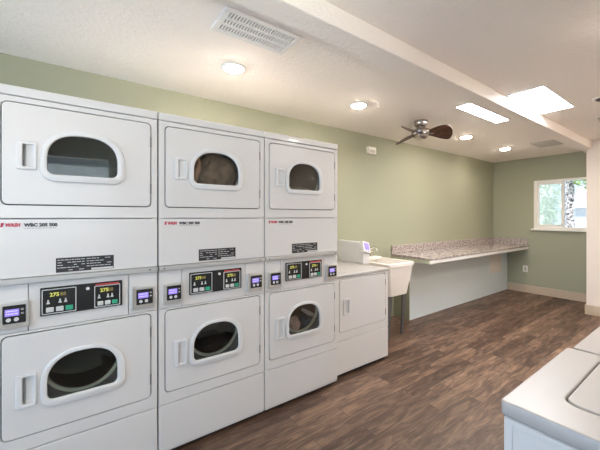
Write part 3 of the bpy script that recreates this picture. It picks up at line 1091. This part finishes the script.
# ------------------------------------------------------------------ granite counter
def counter():
    x0, x1, y0, y1 = 3.838, XE - .001, .267, YL - .001
    t = thing('counter', 'long speckled granite folding counter with backsplash along the green wall', 'counter', ((x0 + x1) / 2, (y0 + y1) / 2, .79))
    cx, cy, cz = (x0 + x1) / 2, (y0 + y1) / 2, .79
    def bx(bm, a, b, c, d, e, f, bev=.003): box(bm, a - cx, b - cx, c - cy, d - cy, e - cz, f - cz, bev)
    bm = B(); bx(bm, x0, x1, y0, y1, .836, .867, .005)
    obj('countertop', bm, M['granite'], t)
    bm = B(); bx(bm, x0, x1, y1 - .022, y1, .867, .980, .003)
    obj('backsplash', bm, M['granite'], t)
    bm = B(); bx(bm, x1 - .022, x1, y0 + .01, y1 - .022, .867, .980, .003)
    obj('side_splash', bm, M['granite'], t)
    bm = B(); bx(bm, x0 + .004, x1, y0 + .006, y0 + .026, .792, .836, .002); 
    obj('front_apron', bm, M['apron'], t)
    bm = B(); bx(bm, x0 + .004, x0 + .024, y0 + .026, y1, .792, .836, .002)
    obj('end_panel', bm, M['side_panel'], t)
counter()

# ------------------------------------------------------------------ top-loading washers
def washer():
    w, dp, zt = .612, .66, .861
    t = thing('top_loading_washer', '', 'washer', (1.284, -1.516, 0), 'top-loading washers along the right side')
    # local: x 0..w, y 0..-dp (front at y = 0), z
    bm = B()
    box(bm, .006, w - .006, -dp, -.008, .04, .818, .004)
    obj('cabinet', bm, M['enamel'], t)
    for x in (.002, w - .006):   # raised border of the side panels
        bm = B()
        xa, xb = x, x + .004
        box(bm, xa, xb, -.030, -.010, .04, .816, .001); box(bm, xa, xb, -dp, -dp + .02, .04, .816, .001)
        box(bm, xa, xb, -dp + .02, -.030, .04, .065, .001); box(bm, xa, xb, -dp + .02, -.030, .800, .816, .001)
        obj('side_border', bm, M['enamel'], t)
    bm = B(); plate(bm, rrect(.02, w - .02, .10, .80, .01, 3), [], 0, .006, .002)
    fp = obj('front_panel', bm, M['enamel'], t); fp.location.y = -.012
    # top deck with an opening for the lid
    lx0, lx1, ly0, ly1 = .135, w - .045, -.52, -.110
    lid = [(px, py) for px, py in rrect(lx0, lx1, ly0, ly1, .035)]
    hole = [(px, py) for px, py in rrect(lx0 - .004, lx1 + .004, ly0 - .004, ly1 + .004, .038)]
    out = [(px, py) for px, py in rrect(.0015, w - .0015, -dp, 0, .012, 4)]
    b2 = B(); plate(b2, out, [hole], -.0205, .0205, .005)
    bm = B(); merge(bm, b2, Matrix(((1, 0, 0, 0), (0, 0, 1, 0), (0, -1, 0, zt - .0205), (0, 0, 0, 1))))
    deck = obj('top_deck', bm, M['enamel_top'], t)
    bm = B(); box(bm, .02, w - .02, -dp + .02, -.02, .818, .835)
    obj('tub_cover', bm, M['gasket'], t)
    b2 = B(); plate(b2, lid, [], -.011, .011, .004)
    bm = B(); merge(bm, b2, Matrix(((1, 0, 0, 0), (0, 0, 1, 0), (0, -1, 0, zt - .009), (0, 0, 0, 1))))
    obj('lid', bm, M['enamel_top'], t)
    bm = B()
    hexa(bm, [(0.004, -dp - .13, zt - .02), (w - .004, -dp - .13, zt - .02), (w - .004, -dp + .02, zt - .02), (.004, -dp + .02, zt - .02),
              (.004, -dp - .13, zt + .17), (w - .004, -dp - .13, zt + .17), (w - .004, -dp - .05, zt + .17), (.004, -dp - .05, zt + .17)])
    bmesh.ops.bevel(bm, geom=list(bm.edges), offset=.006, segments=2, affect='EDGES')
    con = obj('control_console', bm, M['plastic'], t)
    for x in (.14, .30, .46):
        bm = B(); q = lathe(bm, [(.026, 0), (.024, .03), (.012, .032)], (x, 0, 0), 20, 'y'); disc(bm, q[-1])
        k = obj('dial', bm, M['logo_grey'], con)
        k.location = (x * 0, -dp - .02, zt + .08)
    for x in (.05, w - .05):
        for y in (-.06, -dp + .06):
            bm = B(); q = lathe(bm, [(.02, 0), (.02, .045)], (x, y, 0), 14); disc(bm, q[0]); disc(bm, q[-1])
            obj('leg', bm, M['dark'], t)
    return t
wm = washer()
wm['label'] = 'white top-loading washer in the lower right corner, its blue-lit side facing the camera'
wm2 = copy_tree(wm, None, (1.907, -1.530, 0), 'white top-loading washer at the right edge, behind the nearer washer')
wm2.location.z = 0

# ------------------------------------------------------------------ outside
bm = B(); box(bm, -30, 40, -30, 30, -.4, -.12)
struct('ground', bm, M['outground'], 'pale ground outside the window', 'ground')

def house():
    t = thing('house', 'pale sided neighbouring house seen through the window', 'house', (15, -3, -.12))
    bm = B(); box(bm, -.9, 4, -4, 4.25, 0, 1.95)
    for k in range(12):
        box(bm, -.92, -.9, -4, 4.25, .05 + .155 * k, .19 + .155 * k, .004)
    obj('siding', bm, M['siding'], t)
    bm = B(); box(bm, -1.15, -.9, -4.2, 4.3, 1.80, 1.96)
    obj('fascia', bm, M['fascia'], t)
    bm = B(); hexa(bm, [(-1.15, -4.3, 1.96), (4.2, -4.3, 1.96), (4.2, 4.35, 1.96), (-1.15, 4.35, 1.96), (1.5, -4.3, 3.3), (1.7, -4.3, 3.3), (1.7, 4.35, 3.3), (1.5, 4.35, 3.3)])
    obj('roof', bm, M['roof'], t)
house()

def leaves(c, rad, n, size, seed):
    bm = B()
    rnd = random.Random(seed)
    for i in range(n):
        d = Vector((rnd.gauss(0, 1), rnd.gauss(0, 1), rnd.gauss(0, 1))).normalized() * rnd.random() ** .4
        p = Vector(c) + Vector((d.x * rad[0], d.y * rad[1], d.z * rad[2]))
        q = Matrix.Rotation(rnd.uniform(0, 6.28), 3, Vector((rnd.gauss(0, 1), rnd.gauss(0, 1), rnd.gauss(0, 1))).normalized())
        s = size * rnd.uniform(.7, 1.3)
        pts = [(0, -1, 0), (.38, -.2, .1), (.3, .4, .06), (0, 1, 0), (-.3, .4, .06), (-.38, -.2, .1)]
        vs = [bm.verts.new(p + q @ (Vector(k) * s)) for k in pts]
        bm.faces.new((vs[0], vs[1], vs[2], vs[3])); bm.faces.new((vs[0], vs[3], vs[4], vs[5]))
    return bm
t = thing('tree', 'mottled tree trunk with bright leaves right of the window mullion', 'tree', (9.6, .31, -.12))
bm = B(); tube(bm, [(0, 0, 0), (.0, .0, .5), (.0, .01, 1.6), (-.02, 0, 2.6), (0, -.03, 3.6)], [.12, .088, .084, .082, .07], 18)
tube(bm, [(-.02, 0, 2.5), (-.2, -.25, 3.0), (-.35, -.5, 3.3)], [.05, .04, .03], 10)
obj('trunk', bm, M['bark'], t, True)
obj('foliage', leaves((-.25, -.36, 2.50), (.3, .28, .42), 300, .06, 5), M['leaf'], t)
obj('foliage', leaves((0, 0, 4.0), (1.3, 1.5, .8), 700, .09, 6), M['leaf'], t)
t = thing('shrub', 'pale green leafy shrub behind the left window pane', 'shrub', (10.2, 1.0, -.12))
bm = B()
for a in range(5):
    tube(bm, [(0, 0, 0), (.1 * cos(a * 1.3), .12 * sin(a * 1.3), .8), (.2 * cos(a * 1.3), .25 * sin(a * 1.3), 1.6)], [.02, .015, .008], 6)
obj('stems', bm, M['bark'], t)
obj('foliage', leaves((.1, -.05, 1.6), (.35, .32, 1.25), 900, .06, 9), M['leaf2'], t)
t = thing('post', 'pale vertical post at the left side of the window view', 'post', (9.0, .985, -.12))
bm = B(); box(bm, -.05, .05, -.05, .05, 0, 2.5, .006); box(bm, -.07, .07, -.07, .07, 2.5, 2.56, .006)
obj('shaft', bm, M['siding'], t)
t = thing('fence', 'pale board fence behind the shrub outside', 'fence', (12.2, 2.1, -.12))
bm = B()
for k in range(14):
    box(bm, -.012, .012, -.75 + .11 * k, -.65 + .11 * k, 0, 2.5, .003)
obj('boards', bm, M['fence'], t)
for z in (.4, 1.8):
    bm = B(); box(bm, .012, .05, -.75, .8, z, z + .08)
    obj('fence_rail', bm, M['fence'], t)

# ------------------------------------------------------------------ light
world = bpy.data.worlds.new('daylight')
scene.world = world
world.use_nodes = True
bg = world.node_tree.nodes['Background']
bg.inputs['Color'].default_value = (.70, .84, 1.0, 1)
bg.inputs['Strength'].default_value = .8

sun = bpy.data.objects.new('sun', bpy.data.lights.new('sun', 'SUN'))
sun.data.energy = 3.0; sun.data.angle = .02; sun.data.color = (1, .95, .86)
sun.rotation_euler = (radians(38), 0, radians(-70))
COL.objects.link(sun)

def daylight(name, loc, rot, sx, sy, power, color):
    l = bpy.data.lights.new(name, 'AREA'); l.shape = 'RECTANGLE'; l.size = sx; l.size_y = sy
    l.energy = power; l.color = color
    o = bpy.data.objects.new(name, l); o.location = loc; o.rotation_euler = rot
    COL.objects.link(o)
daylight('door_daylight', (XL - .35, (DY0 + DY1) / 2, DZ1 / 2), (0, radians(-90), 0), DZ1, DY1 - DY0, 56, (.40, .65, 1.0))
daylight('window_fill', ((VX0 + VX1) / 2, YR - .4, (VZ0 + VZ1) / 2 - .1), (radians(90), 0, 0), VX1 - VX0, VZ1 - VZ0, 18, (.84, .92, 1.0))  # lamp added outside the unseen window to brighten the upper dryers
daylight('ceiling_fill', (.2, YR - 1.3, .25), (radians(142), 0, 0), 3.6, 1.6, 240, (1.0, .94, .87))  # added lamp aimed up through the unseen window to brighten the ceiling

# ------------------------------------------------------------------ camera
cam = bpy.data.cameras.new('camera')
cam.sensor_width = 36
cam.sensor_fit = 'HORIZONTAL'
cam.lens = 311.63 * 36 / 600
cam.shift_y = -8.27 / 600
cam.clip_start = .02
co = bpy.data.objects.new('camera', cam)
co.location = (.3098, -1.9029, 1.378)
co.rotation_euler = (pi / 2, 0, -.6226)
COL.objects.link(co)
scene.camera = co

scene.cycles.use_denoising = True
scene.cycles.max_bounces = 14
scene.cycles.diffuse_bounces = 8
scene.cycles.transparent_max_bounces = 12
scene.cycles.sample_clamp_indirect = 6
scene.view_settings.view_transform = 'Standard'
scene.view_settings.look = 'None'
scene.view_settings.gamma = 1
scene.view_settings.exposure = 0.9
scene.view_settings.use_curve_mapping = False
